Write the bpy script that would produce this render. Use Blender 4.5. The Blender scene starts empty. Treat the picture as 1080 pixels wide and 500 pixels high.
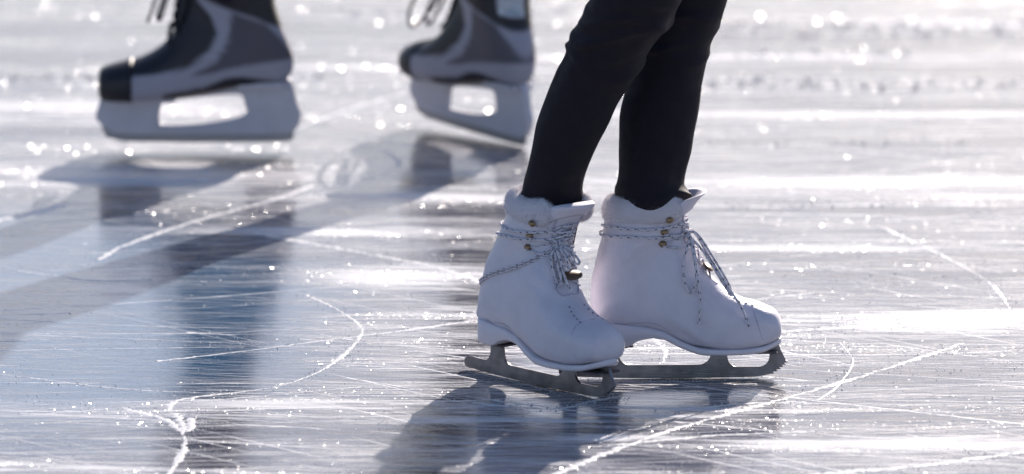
import bpy, bmesh, math, random
import numpy as np
from mathutils import Vector, Matrix, noise as mnoise

random.seed(11); rng = np.random.default_rng(11)
R = math.radians
scene = bpy.context.scene
COL = scene.collection

# ------------------------------------------------------------------ camera
F_PX, CAM_H, PITCH = 8000.0, 1.935, R(10.0)
cam_d = bpy.data.cameras.new("camera"); cam = bpy.data.objects.new("camera", cam_d); COL.objects.link(cam)
cam.location = (0, 0, CAM_H); cam.rotation_euler = (R(90) - PITCH, 0, 0)
cam_d.sensor_width = 36; cam_d.lens = F_PX / 1080 * 36
cam_d.clip_start = .1; cam_d.clip_end = 2000
cam_d.dof.use_dof = True; cam_d.dof.focus_distance = 10.1; cam_d.dof.aperture_fstop = 4.2
cam_d.dof.aperture_blades = 9
scene.camera = cam

def ray(u, v):
    a, b = (u - 540) / F_PX, (250 - v) / F_PX
    return Vector((a, math.cos(PITCH) + b * math.sin(PITCH), -math.sin(PITCH) + b * math.cos(PITCH)))
def G(u, v):
    d = ray(u, v); t = CAM_H / -d.z
    return Vector((d.x * t, d.y * t, 0))

# ------------------------------------------------------------------ light
SUN_EL, SUN_AZ = R(25), R(18)
world = bpy.data.worlds.new("World"); scene.world = world; world.use_nodes = True
nt = world.node_tree; bg = nt.nodes["Background"]
sky = nt.nodes.new("ShaderNodeTexSky"); sky.sky_type = 'NISHITA'; sky.sun_disc = False
sky.sun_elevation = SUN_EL; sky.sun_rotation = SUN_AZ; sky.air_density = 1.0; sky.dust_density = .8; sky.ozone_density = 2.1
tint = nt.nodes.new("ShaderNodeMix"); tint.data_type = 'RGBA'; tint.blend_type = 'MULTIPLY'; tint.inputs[0].default_value = 1
tint.inputs[7].default_value = (1.02, .97, 1.03, 1); nt.links.new(sky.outputs[0], tint.inputs[6]); nt.links.new(tint.outputs[2], bg.inputs[0]); bg.inputs[1].default_value = .085
sd = bpy.data.lights.new("sun", 'SUN'); sun = bpy.data.objects.new("sun", sd); COL.objects.link(sun)
sd.energy = 5.0; sd.angle = R(.53); sd.color = (1, .90, .81)
sv = Vector((math.sin(SUN_AZ) * math.cos(SUN_EL), math.cos(SUN_AZ) * math.cos(SUN_EL), math.sin(SUN_EL)))
sun.rotation_euler = sv.to_track_quat('Z', 'Y').to_euler(); sun.location = (3, 6, 5)
vs = scene.view_settings; vs.view_transform = 'Standard'; vs.look = 'None'; vs.exposure = .66; vs.gamma = 1
scene.render.engine = 'CYCLES'
cy = scene.cycles; cy.use_denoising = True; cy.max_bounces = 6; cy.diffuse_bounces = 3; cy.glossy_bounces = 4
cy.sample_clamp_indirect = 8; cy.sample_clamp_direct = 0; cy.use_adaptive_sampling = False
cy.caustics_reflective = False; cy.caustics_refractive = False
try: cy.denoiser = 'OPENIMAGEDENOISE'; cy.denoising_prefilter = 'ACCURATE'
except Exception: pass

# ------------------------------------------------------------------ node helpers
class NT:
    def __init__(s, m): m.use_nodes = True; s.t = m.node_tree; s.b = s.t.nodes.get("Principled BSDF"); s.out = s.t.nodes["Material Output"]
    def n(s, typ, **kw):
        x = s.t.nodes.new(typ)
        for k, v in kw.items(): setattr(x, k, v)
        return x
    def l(s, a, b): s.t.links.new(a, b)
    def val(s, sock, v):
        if hasattr(v, 'links'): s.l(v, sock)
        else: sock.default_value = v
    def math(s, op, a, b=None, clamp=False):
        x = s.n("ShaderNodeMath", operation=op, use_clamp=clamp); s.val(x.inputs[0], a)
        if b is not None: s.val(x.inputs[1], b)
        return x.outputs[0]
    def vmath(s, op, a, b=None):
        x = s.n("ShaderNodeVectorMath", operation=op); s.val(x.inputs[0], a)
        if b is not None: s.val(x.inputs[1], b)
        return x.outputs[0]
    def mapr(s, v, a, b, c=0.0, d=1.0, smooth=True):
        x = s.n("ShaderNodeMapRange"); x.interpolation_type = 'SMOOTHSTEP' if smooth else 'LINEAR'
        s.l(v, x.inputs[0])
        for i, q in enumerate((a, b, c, d)): x.inputs[i + 1].default_value = q
        return x.outputs[0]
    def mapping(s, vec, scale=(1, 1, 1), rot=0, loc=(0, 0, 0)):
        r = s.n("ShaderNodeMapping"); s.l(vec, r.inputs[0]); r.inputs['Rotation'].default_value = (0, 0, rot); r.inputs['Location'].default_value = loc
        r2 = s.n("ShaderNodeMapping"); s.l(r.outputs[0], r2.inputs[0]); r2.inputs['Scale'].default_value = scale
        return r2.outputs[0]
    def noise(s, vec, scale=1, detail=4, rough=.55, dist=0):
        x = s.n("ShaderNodeTexNoise"); s.l(vec, x.inputs['Vector']); x.inputs['Scale'].default_value = scale
        x.inputs['Detail'].default_value = detail; x.inputs['Roughness'].default_value = rough; x.inputs['Distortion'].default_value = dist
        return x.outputs[0]
    def mixc(s, f, a, b):
        x = s.n("ShaderNodeMix", data_type='RGBA'); s.val(x.inputs[0], f)
        for i, v in ((6, a), (7, b)):
            if hasattr(v, 'links'): s.l(v, x.inputs[i])
            else: x.inputs[i].default_value = (*v, 1)
        return x.outputs[2]

def simple(name, col, rough=.5, metal=0, spec=.5, bump=0, bscale=300, var=0, sheen=0, coat=0, bdet=4, bstretch=(1, 1, 1)):
    m = bpy.data.materials.new(name); k = NT(m); b = k.b
    b.inputs['Base Color'].default_value = (*col, 1); b.inputs['Roughness'].default_value = rough
    b.inputs['Metallic'].default_value = metal; b.inputs['Specular IOR Level'].default_value = spec
    b.inputs['Sheen Weight'].default_value = sheen; b.inputs['Coat Weight'].default_value = coat
    tc = k.n("ShaderNodeTexCoord").outputs['Object']
    if var:
        nz = k.noise(k.mapping(tc, (1, 1, 1)), 38, 5)
        f = k.mapr(nz, .3, .7)
        k.l(k.mixc(f, tuple(c * (1 - var) for c in col), tuple(min(1, c * (1 + var * .5)) for c in col)), b.inputs['Base Color'])
        k.l(k.mapr(nz, .3, .7, rough * .85, min(1, rough * 1.15)), b.inputs['Roughness'])
    if bump:
        nz = k.noise(k.mapping(tc, bstretch), bscale, bdet)
        bp = k.n("ShaderNodeBump"); bp.inputs['Strength'].default_value = bump; bp.inputs['Distance'].default_value = .001
        k.l(nz, bp.inputs['Height']); k.l(bp.outputs[0], b.inputs['Normal'])
    return m

M = {}
M['leather'] = simple('white leather', (.68, .65, .725), .36, bump=.6, bscale=380, var=.045)
M['leather2'] = simple('white lining', (.71, .67, .74), .65, bump=.3, bscale=300)
M['welt'] = simple('white painted sole', (.72, .685, .75), .38, bump=.15, bscale=120, var=.04)
M['fur'] = simple('white fleece', (.80, .765, .81), .9, bump=1, bscale=500, sheen=.4)
M['steel'] = simple('scuffed steel', (.25, .24, .255), .34, metal=.8, bump=.25, bscale=60, var=.35, bstretch=(1, 1, 8))
M['plate'] = simple('dark plate', (.10, .09, .11), .4, metal=.7)
M['brass'] = simple('brass', (.33, .22, .12), .35, metal=.85, var=.2)
M['bronze'] = simple('brown tab', (.10, .06, .04), .4, metal=.3)
M['seam'] = simple('seam edge', (.50, .46, .56), .6)
M['thread'] = simple('grey thread', (.16, .15, .2), .8)
M['lace_w'] = simple('white lace', (.66, .64, .70), .8, bump=.6, bscale=1500)
M['lace_k'] = simple('navy lace fleck', (.03, .03, .07), .8)
M['legging'] = simple('black stretch cloth', (.016, .012, .019), .8, spec=.25, bump=.7, bscale=900, var=.2, sheen=.02)
M['skin'] = simple('skin', (.55, .36, .28), .5)
M['jacket'] = simple('dark jacket', (.03, .035, .05), .8, bump=.5, bscale=200)
M['hair'] = simple('brown hair', (.06, .035, .02), .6)
M['h_black'] = simple('black synthetic', (.014, .012, .018), .5, bump=.4, bscale=300, var=.2)
M['h_dark'] = simple('charcoal shell', (.060, .055, .075), .5, bump=.3, bscale=250, var=.1)
M['h_light'] = simple('silver grey shell', (.26, .25, .31), .45, bump=.2, bscale=250, var=.08)
M['h_holder'] = simple('white plastic holder', (.58, .565, .62), .35, var=.06)
M['h_runner'] = simple('dull runner steel', (.34, .33, .35), .4, metal=.8)
M['h_silver'] = simple('silver blue foil', (.36, .40, .48), .3, metal=.6, bump=1, bscale=60, var=.4)
hc_ = simple('moulded boot shell', (.2, .2, .2), .48, bump=.25, bscale=250); k_ = NT(hc_); at_ = k_.n("ShaderNodeVertexColor"); at_.layer_name = 'zones'
k_.l(at_.outputs[0], k_.b.inputs['Base Color']); M['h_shell'] = hc_
M['h_lace'] = simple('black lace', (.02, .02, .03), .8)

# ------------------------------------------------------------------ ice materials
def translucent(m, f, col):
    k = NT(m); t = k.n("ShaderNodeBsdfTranslucent"); t.inputs[0].default_value = (*col, 1); mx = k.n("ShaderNodeMixShader"); mx.inputs[0].default_value = f
    k.l(k.b.outputs[0], mx.inputs[1]); k.l(t.outputs[0], mx.inputs[2]); k.l(mx.outputs[0], k.out.inputs[0])
def glint_facets(k, tc, scale, tilt, dens_sock, rough, seed):
    """tiny crystal faces, each tilted its own way"""
    v = k.n("ShaderNodeTexVoronoi"); v.voronoi_dimensions = '2D'; v.inputs['Scale'].default_value = scale
    k.l(k.mapping(tc, (1, .55, 1), loc=(seed, seed * 2.3, 0)), v.inputs['Vector'])
    col = v.outputs['Color']
    t = k.vmath('SUBTRACT', col, (.5, .5, .5))
    t = k.vmath('MULTIPLY', t, (tilt, tilt, 0))
    nrm = k.vmath('NORMALIZE', k.vmath('ADD', t, (0, 0, 1)))
    sep = k.n("ShaderNodeSeparateColor"); k.l(col, sep.inputs[0])
    g = k.n("ShaderNodeBsdfGlossy"); g.distribution = 'GGX'; g.inputs['Roughness'].default_value = rough
    g.inputs['Color'].default_value = (1, 1, 1, 1); k.l(nrm, g.inputs['Normal'])
    mask = k.math('LESS_THAN', sep.outputs[2], dens_sock)
    return g.outputs[0], mask

ice = bpy.data.materials.new("rink ice"); k = NT(ice); tc = k.n("ShaderNodeTexCoord").outputs['Object']
# worn frost in long smears, finer streaks, a patch of painted blue shade
warp = k.noise(k.mapping(tc, (1.2, 1.2, 1)), 1, 2)
big = k.noise(k.mapping(tc, (.55, 5.5, 1), rot=R(-3), loc=(3.1, 1.7, 0)), 1, 5, .6, .6)
mid = k.noise(k.mapping(tc, (3.6, 30, 1), rot=R(4), loc=(.3, 5.7, 0)), 1, 6, .65, .3)
fine = k.noise(k.mapping(tc, (14, 190, 1), rot=R(2)), 1, 4, .6)
sc = []
for a, s1, s2, th in ((-14, 2.2, 260, .635), (5, 3.0, 330, .625), (17, 2.0, 230, .645), (-2, 2.2, 300, .62), (0, 5, 420, .63), (48, 1.5, 170, .67)):
    nz = k.noise(k.mapping(tc, (s1, s2, 1), rot=R(a), loc=(a * .7, a * .3, 0)), 1, 2, .5, .15)
    sc.append(k.mapr(nz, th, th + .035))
scr = sc[0]
for q in sc[1:]: scr = k.math('MAXIMUM', scr, q)
pc = G(80, 330)
pv = k.vmath('MULTIPLY', k.vmath('SUBTRACT', tc, (pc.x - .05, pc.y - .05, 0)), (1 / .42, 1 / .85, 0))
ln = k.n("ShaderNodeVectorMath", operation='LENGTH'); k.l(pv, ln.inputs[0])
edge = k.math('ADD', ln.outputs['Value'], k.math('MULTIPLY', k.math('SUBTRACT', big, .5), .9))
shade_patch = k.mapr(edge, 1.25, .65)                                   # 1 inside the left patch: blue shade painted into the ice, frost thinned
fr = k.math('ADD', k.math('MULTIPLY', big, .60), k.math('MULTIPLY', mid, .40))
bandn = k.noise(k.mapping(tc, (.38, 3.0, 1), rot=R(4), loc=(8.3, 2.2, 0)), 1, 3, .5, .8)
band = k.mapr(bandn, .47, .60)
glare_frost = None                                                      # frosted patches, with glare on the ice painted in as white
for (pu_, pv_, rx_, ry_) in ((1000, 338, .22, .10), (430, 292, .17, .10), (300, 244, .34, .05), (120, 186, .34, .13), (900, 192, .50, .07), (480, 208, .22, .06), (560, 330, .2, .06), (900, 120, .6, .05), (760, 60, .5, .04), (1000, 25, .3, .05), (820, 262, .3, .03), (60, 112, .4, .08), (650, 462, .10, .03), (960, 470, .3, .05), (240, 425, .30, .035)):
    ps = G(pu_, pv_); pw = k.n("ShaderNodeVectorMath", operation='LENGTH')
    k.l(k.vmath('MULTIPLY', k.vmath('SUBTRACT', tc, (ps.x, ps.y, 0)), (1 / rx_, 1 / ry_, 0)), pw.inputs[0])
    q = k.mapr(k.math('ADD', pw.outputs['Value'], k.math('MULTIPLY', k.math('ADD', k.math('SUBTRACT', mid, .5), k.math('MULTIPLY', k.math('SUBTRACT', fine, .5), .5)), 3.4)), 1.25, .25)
    glare_frost = q if glare_frost is None else k.math('MAXIMUM', glare_frost, q)
frost = k.mapr(fr, .505, .59)
frost = k.math('ADD', k.math('MULTIPLY', frost, .9), k.math('MULTIPLY', k.mapr(fine, .54, .72), .30), clamp=True)
frost = k.math('MULTIPLY', frost, k.math('ADD', .10, k.math('MULTIPLY', band, .85)))
frost = k.math('MAXIMUM', frost, k.math('MULTIPLY', glare_frost, .9))
clear_strips = None                                                       # long strips with less frost, showing the darker clear ice
for (pu_, pv_, rx_, ry_) in ((880, 44, .55, .10), (900, 74, .50, .06), (980, 112, .45, .055), (760, 104, .3, .05), (620, 30, .6, .08), (300, 30, .9, .10), (40, 60, .5, .10), (860, 150, .5, .05), (840, 222, .5, .05), (700, 272, .7, .05), (960, 290, .3, .05), (60, 140, .3, .04), (880, 395, .3, .06), (360, 455, .35, .05), (440, 225, .3, .03), (1000, 440, .25, .04)):
    ps = G(pu_, pv_); pw = k.n("ShaderNodeVectorMath", operation='LENGTH')
    k.l(k.vmath('MULTIPLY', k.vmath('SUBTRACT', tc, (ps.x, ps.y, 0)), (1 / rx_, 1 / ry_, 0)), pw.inputs[0])
    q = k.mapr(k.math('ADD', pw.outputs['Value'], k.math('MULTIPLY', k.math('SUBTRACT', mid, .5), 2.6)), 1.3, .5)
    clear_strips = q if clear_strips is None else k.math('MAXIMUM', clear_strips, q)
off_strips = k.math('SUBTRACT', 1.0, k.math('MULTIPLY', clear_strips, .85))
frost = k.math('MULTIPLY', frost, off_strips)
keep = k.math('SUBTRACT', 1.0, k.math('MULTIPLY', shade_patch, .82))
frost = k.math('MULTIPLY', frost, keep)
scr2 = k.math('MULTIPLY', k.math('MULTIPLY', scr, k.math('ADD', .25, k.math('MULTIPLY', off_strips, .75))), k.math('SUBTRACT', 1.0, k.math('MULTIPLY', shade_patch, .6)))
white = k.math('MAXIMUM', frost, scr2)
b = k.b
clear = k.mixc(shade_patch, (.060, .064, .090), (.036, .100, .190))
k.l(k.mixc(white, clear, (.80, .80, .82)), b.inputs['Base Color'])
k.l(k.mapr(white, 0, 1, .10, .50, False), b.inputs['Roughness'])
b.inputs['IOR'].default_value = 1.31
k.l(k.mapr(white, 0, 1, .5, .14, False), b.inputs['Specular IOR Level'])
rel = k.math('ADD', k.math('MULTIPLY', mid, .6), k.math('MULTIPLY', fine, .35))
rel = k.math('ADD', rel, k.math('MULTIPLY', scr, .35))
grain = k.noise(k.mapping(tc, (1, 1, 1)), 420, 3)
rel = k.math('ADD', rel, k.math('MULTIPLY', grain, k.math('MULTIPLY', white, .30)))
bp = k.n("ShaderNodeBump"); bp.inputs['Strength'].default_value = .34; bp.inputs['Distance'].default_value = .0010
k.l(rel, bp.inputs['Height']); k.l(bp.outputs[0], b.inputs['Normal'])
drift = k.math('ADD', .04, k.math('MULTIPLY', k.mapr(k.noise(k.mapping(tc, (1.6, 13, 1), rot=R(3), loc=(4, 4, 0)), 1, 4, .6), .47, .60), 1.1))
drift = k.math('MULTIPLY', drift, k.math('ADD', .35, k.math('MULTIPLY', k.math('MAXIMUM', band, glare_frost), .9)))
drift = k.math('MULTIPLY', drift, off_strips)
dens = k.math('MULTIPLY', k.math('MULTIPLY', drift, k.math('ADD', k.math('MULTIPLY', white, .55), .12)), k.math('SUBTRACT', 1.0, k.math('MULTIPLY', shade_patch, .93)))
g1, m1 = glint_facets(k, tc, 400, 1.5, dens, .16, 1.3)
g2, m2 = glint_facets(k, tc, 850, 1.6, dens, .22, 7.7)
mx = k.n("ShaderNodeMixShader"); k.l(k.math('MULTIPLY', m1, .12), mx.inputs[0]); k.l(b.outputs[0], mx.inputs[1]); k.l(g1, mx.inputs[2])
mx2 = k.n("ShaderNodeMixShader"); k.l(k.math('MULTIPLY', m2, .09), mx2.inputs[0]); k.l(mx.outputs[0], mx2.inputs[1]); k.l(g2, mx2.inputs[2])
k.l(mx2.outputs[0], k.out.inputs[0])
M['ice'] = ice

snow = simple('packed ice shavings', (.93, .93, .95), .42, bump=.35, bscale=500, spec=1)
translucent(snow, .25, (.95, .95, .96)); M['snow'] = snow; translucent(M['fur'], .2, (.85, .84, .85))
cr = simple('clear ice crystals', (.80, .82, .86), .14, spec=.8); translucent(cr, .45, (.96, .96, .97)); M['crystal'] = cr

# ------------------------------------------------------------------ object helpers
def link(name, me, mats, parent=None, smooth=True):
    o = bpy.data.objects.new(name, me); COL.objects.link(o)
    for m in (mats if isinstance(mats, (list, tuple)) else [mats]):
        if isinstance(m, str): m = M[m]
        if m.name not in [x.name for x in me.materials]: me.materials.append(m)
    if parent: o.parent = parent
    if smooth and len(me.polygons): me.polygons.foreach_set('use_smooth', [True] * len(me.polygons))
    return o
def mesh(verts, faces, mi=None):
    me = bpy.data.meshes.new("mesh"); me.from_pydata([tuple(v) for v in verts], [], faces)
    if mi is not None: me.polygons.foreach_set('material_index', mi)
    me.update(); return me
def fixn(me):
    bm = bmesh.new(); bm.from_mesh(me); bmesh.ops.recalc_face_normals(bm, faces=bm.faces); bm.to_mesh(me); bm.free(); me.update(); return me
def tri_mesh(V, T):
    """fast mesh from numpy triangles"""
    me = bpy.data.meshes.new("mesh"); me.vertices.add(len(V)); me.vertices.foreach_set('co', V.astype(np.float32).ravel())
    n = len(T); me.loops.add(3 * n); me.loops.foreach_set('vertex_index', T.astype(np.int32).ravel())
    me.polygons.add(n); me.polygons.foreach_set('loop_start', np.arange(0, 3 * n, 3, dtype=np.int32))
    me.polygons.foreach_set('loop_total', np.full(n, 3, dtype=np.int32)); me.update(calc_edges=True); return me
def empty(name, loc, rz=0, rot=None):
    o = bpy.data.objects.new(name, None); COL.objects.link(o); o.location = loc
    o.rotation_euler = rot if rot else (0, 0, rz); o.empty_display_size = .05; return o
def tag(o, label=None, cat=None, group=None, kind=None):
    for a, v in (('label', label), ('category', cat), ('group', group), ('kind', kind)):
        if v: o[a] = v
    return o
def cat_rom(pts, n):
    """n points along a Catmull-Rom curve through tuples"""
    P = np.array(pts, float); m = len(P); out = []
    for i in range(n):
        s = i / (n - 1) * (m - 1); j = min(int(s), m - 2); t = s - j
        p0, p1, p2, p3 = P[max(j - 1, 0)], P[j], P[j + 1], P[min(j + 2, m - 1)]
        out.append(.5 * ((2 * p1) + (-p0 + p2) * t + (2 * p0 - 5 * p1 + 4 * p2 - p3) * t ** 2 + (-p0 + 3 * p1 - 3 * p2 + p3) * t ** 3))
    return np.array(out)
def plate(name, outer, holes, thick, mats, parent, y=0, bevel=.0006, res=1):
    """closed outline in x/z given real thickness along y"""
    cu = bpy.data.curves.new("c", 'CURVE'); cu.dimensions = '2D'; cu.fill_mode = 'BOTH'
    for ring in [outer] + holes:
        sp = cu.splines.new('POLY'); sp.points.add(len(ring) - 1); sp.use_cyclic_u = True
        for i, (a, c) in enumerate(ring): sp.points[i].co = (a, c, 0, 1)
    cu.extrude = thick / 2 - bevel; cu.bevel_depth = bevel; cu.bevel_resolution = res; cu.offset = -bevel
    t = bpy.data.objects.new("t", cu); COL.objects.link(t)
    dg = bpy.context.evaluated_depsgraph_get(); me = bpy.data.meshes.new_from_object(t.evaluated_get(dg))
    bpy.data.objects.remove(t); me.transform(Matrix.Translation((0, y, 0)) @ Matrix.Rotation(R(90), 4, 'X'))
    me.materials.clear()
    bm = bmesh.new(); bm.from_mesh(me); bmesh.ops.remove_doubles(bm, verts=bm.verts, dist=1e-5); bm.to_mesh(me); bm.free()
    return link(name, me, mats, parent, smooth=False)
def join_data(parts):
    """(verts, faces, mi) lists into one"""
    V, Fc, MI = [], [], []
    for v, f, mi in parts:
        o = len(V); V += list(v); Fc += [tuple(i + o for i in q) for q in f]; MI += list(mi)
    return V, Fc, MI
def tube(pts, r, sides=8, fleck=False, closed=False, jit=0, flat=1.0):
    P = [Vector(p) for p in pts]; n = len(P); V = []; Fc = []; MI = []
    up = Vector((.13, .21, .97)).normalized()
    for i, p in enumerate(P):
        d = (P[(i + 1) % n if closed else min(i + 1, n - 1)] - P[i - 1 if closed or i else 0]).normalized()
        a = d.cross(up).normalized(); c = a.cross(d).normalized()
        rr = r[i] if hasattr(r, '__len__') else r
        rr *= 1 + jit * (random.random() - .5)
        for j in range(sides):
            th = 2 * math.pi * j / sides
            V.append(p + a * math.cos(th) * rr + c * math.sin(th) * rr * flat)
    m = n if closed else n - 1
    for i in range(m):
        for j in range(sides):
            a0, a1 = i * sides + j, i * sides + (j + 1) % sides
            b0, b1 = ((i + 1) % n) * sides + j, ((i + 1) % n) * sides + (j + 1) % sides
            Fc.append((a0, a1, b1, b0))
            MI.append(1 if fleck and (i + j * 2) % 11 in (0, 1, 2) and (j + i // 9) % 2 == 0 else 0)
    if not closed:
        Fc.append(tuple(range(sides))[::-1]); MI.append(0)
        Fc.append(tuple((n - 1) * sides + j for j in range(sides))); MI.append(0)
    return V, Fc, MI
def resample(pts, step):
    P = cat_rom(pts, max(8, len(pts) * 24)); d = np.r_[0, np.cumsum(np.linalg.norm(np.diff(P, axis=0), axis=1))]
    n = max(3, int(d[-1] / step)); s = np.linspace(0, d[-1], n)
    return [tuple(np.interp(s, d, P[:, q])[i] for q in range(3)) for i in range(n)]

# ------------------------------------------------------------------ fan-section boots
class Fan:
    """boot surface swept from the toe, over the instep, up the shaft. Row: Bx Bz Tx Tz w nB nT"""
    def __init__(s, rows, n=110, m=56, shear=None):
        s.C = cat_rom(rows, n); s.n, s.m = n, m; s.sh = shear
    def at(s, t, th, off=0.0):
        q = t * (s.n - 1); i = min(int(q), s.n - 2); f = q - i
        r = s.C[i] * (1 - f) + s.C[i + 1] * f
        B = np.array((r[0], 0, r[1])); T = np.array((r[2], 0, r[3])); c = (B + T) / 2; a = (T - B) / 2
        co, si = -math.cos(th), math.sin(th)
        n = r[5] if co < 0 else r[6]
        ss = math.copysign(abs(co) ** (2 / n), co); ww = math.copysign(abs(si) ** (2 / n), si) * r[4]
        p = c + a * ss + np.array((0, ww, 0))
        if off:
            L = np.linalg.norm(a); d = a / L * co * r[4] + np.array((0, si * L, 0)); d /= (np.linalg.norm(d) + 1e-9)
            p = p + d * off
        if s.sh:
            q = max(0, p[2] - .105); q = q * q / (q + .03)
            p = p + np.array((s.sh[0] * q, s.sh[1] * q, 0))
        return Vector(p)
    def build(s, matfn=None, t0=0.0, t1=1.0, disp=None):
        V, Fc, MI = [], [], []
        for i in range(s.n):
            t = t0 + (t1 - t0) * i / (s.n - 1)
            for j in range(s.m):
                th = 2 * math.pi * j / s.m
                V.append(s.at(t, th, disp(t, th) if disp else 0))
        for i in range(s.n - 1):
            for j in range(s.m):
                q = (i * s.m + j, i * s.m + (j + 1) % s.m, (i + 1) * s.m + (j + 1) % s.m, (i + 1) * s.m + j); Fc.append(q)
                c = sum((V[z] for z in q), Vector()) / 4
                MI.append(matfn(c, t0 + (t1 - t0) * i / (s.n - 1), 2 * math.pi * (j + .5) / s.m) if matfn else 0)
        Fc.append(tuple(range(s.m))); MI.append(MI[0]); Fc.append(tuple((s.n - 1) * s.m + j for j in range(s.m))[::-1]); MI.append(MI[-1])
        return fixn(mesh(V, Fc, MI))
    def t_back(s, z):     # fan parameter at which the back of the shaft is at height z
        best = min(range(s.n // 2, s.n), key=lambda i: abs(s.C[i][1] - z)); return best / (s.n - 1)
    def t_front(s, x, z):
        best = min(range(s.n), key=lambda i: (s.C[i][2] - x) ** 2 + (s.C[i][3] - z) ** 2); return best / (s.n - 1)

FIG = [(.2590, .056, .2600, .064, .010, 2, 2), (.256, .052, .2578, .079, .024, 3, 2), (.247, .049, .2480, .091, .033, 3.6, 2),
       (.230, .045, .2290, .100, .0385, 5, 2), (.205, .042, .2020, .1085, .0425, 6, 2), (.175, .042, .178, .124, .0435, 6, 2),
       (.146, .046, .1625, .143, .0410, 6, 2), (.116, .057, .1510, .162, .0385, 5, 2.1), (.080, .066, .1425, .179, .0375, 4, 2.2),
       (.044, .068, .137, .192, .0345, 4, 2.2), (.0095, .072, .1335, .201, .0330, 3.2, 2.3), (.0060, .092, .1325, .208, .0330, 2.5, 2.3),
       (.006, .120, .1325, .215, .0350, 2.2, 2.3), (.0105, .148, .1335, .221, .0395, 2.2, 2.3), (.0175, .178, .1360, .228, .0415, 2.2, 2.3),
       (.0235, .207, .139, .234, .0440, 2.2, 2.3), (.0255, .230, .143, .240, .0460, 2.2, 2.3)]

FIG = [(a, b_ + .003, c, d + .003, w_, n1, n2) for a, b_, c, d, w_, n1, n2 in FIG]
def blade_outline():
    o = []
    def arc(cx, cz, rx, rz, a0, a1, n=7):
        for i in range(n + 1):
            a = R(a0 + (a1 - a0) * i / n); o.append((cx + rx * math.cos(a), cz + rz * math.sin(a)))
    # tail, then the rocker along the ice
    arc(-.027, .0105, .0095, .0085, 100, 235)
    for x in np.linspace(-.02, .225, 26):
        o.append((x, .0004 + .0042 * ((x - .112) / .14) ** 2 * (.8 if x < .11 else .55)))
    o += [(.236, .0033), (.2435, .0052)]
    for i in range(6):                                             # toe pick teeth
        a = i / 5; x, z = .2475 + .0185 * a ** .8, .0060 + .0150 * a
        o += [(x + .0030, z + .0002), (x + .0006, z + .0026)]
    o += [(.2660, .0235), (.2625, .031), (.2585, .0385), (.2570, .045), (.2425, .045)]
    arc(.2310, .0300, .0130, .0145, 40, -90)
    o.append((.2120, .0155))
    arc(.2010, .0300, .0130, .0145, -90, -165)
    o += [(.1865, .036), (.1860, .045), (.1665, .045), (.1655, .0350)]
    arc(.1500, .0330, .0155, .0145, 0, -90)
    for x in np.linspace(.14, .065, 6): o.append((x, .0185))
    arc(.0590, .0330, .0150, .0145, -90, -170)
    o += [(.0425, .0400), (.0425, .0500), (.0185, .0500), (.0180, .0400)]
    arc(.0040, .0320, .0135, .0135, 0, -90)
    o += [(-.012, .0188), (-.022, .0195)]
    return o

def sole_mesh():
    """white sole with a raised heel, lofted heel to toe"""
    X = np.r_[np.linspace(.0068, .013, 6), np.linspace(.020, .243, 44), np.linspace(.247, .2598, 8)]
    def zb(x):
        return float(np.interp(x, [0, .008, .050, .057, .068, .086, .1025, .124, .147, .157, .21, .235, .258, .27], [.048, .0460, .0445, .0465, .0535, .0570, .0550, .0440, .0358, .0345, .0350, .0375, .0450, .050]))
    def zt(x):
        return float(np.interp(x, [0, .02, .05, .08, .1025, .124, .147, .17, .21, .235, .26], [.080, .0775, .0745, .071, .0655, .053, .0440, .0420, .0425, .0450, .0535]))
    def w(x):
        base = float(np.interp(x, [0, .03, .07, .11, .15, .185, .22, .25], [.0300, .0310, .0315, .0325, .0390, .0412, .0375, .0300]))
        e = 1.0
        if x < .034: e = math.sqrt(max(0, 1 - ((.034 - x) / .0274) ** 2))
        if x > .222: e = math.sqrt(max(0, 1 - ((x - .222) / .0380) ** 2))
        return max(base * e, .002)
    V, Fc = [], []; K = 12
    for x in X:
        a, c, ww = zb(x), zt(x), w(x); r = .0018
        ring = [(-ww + r, a), (-ww, a + r), (-ww * .995, (a + c) / 2), (-ww, c - r), (-ww + r, c), (-ww * .4, c), (ww * .4, c), (ww - r, c), (ww, c - r), (ww * .995, (a + c) / 2), (ww, a + r), (ww - r, a)]
        if ww < .006: ring = [(y * .9, z) for y, z in ring]
        V += [(x, y, z + .003) for y, z in ring]
    for i in range(len(X) - 1):
        for j in range(K): Fc.append((i * K + j, i * K + (j + 1) % K, (i + 1) * K + (j + 1) % K, (i + 1) * K + j))
    Fc.append(tuple(range(K))); Fc.append(tuple((len(X) - 1) * K + j for j in range(K)))
    return fixn(mesh(V, Fc))

def box_part(name, x0, x1, y0, y1, z0, z1, mat, parent, r=.001):
    bm = bmesh.new(); bmesh.ops.create_cube(bm, size=1)
    bmesh.ops.scale(bm, vec=(x1 - x0, y1 - y0, z1 - z0), verts=bm.verts); bmesh.ops.translate(bm, vec=((x0 + x1) / 2, (y0 + y1) / 2, (z0 + z1) / 2), verts=bm.verts)
    bmesh.ops.bevel(bm, geom=bm.edges[:], offset=r, segments=2, affect='EDGES')
    me = bpy.data.meshes.new("m"); bm.to_mesh(me); bm.free(); return link(name, me, mat, parent, False)

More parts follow.
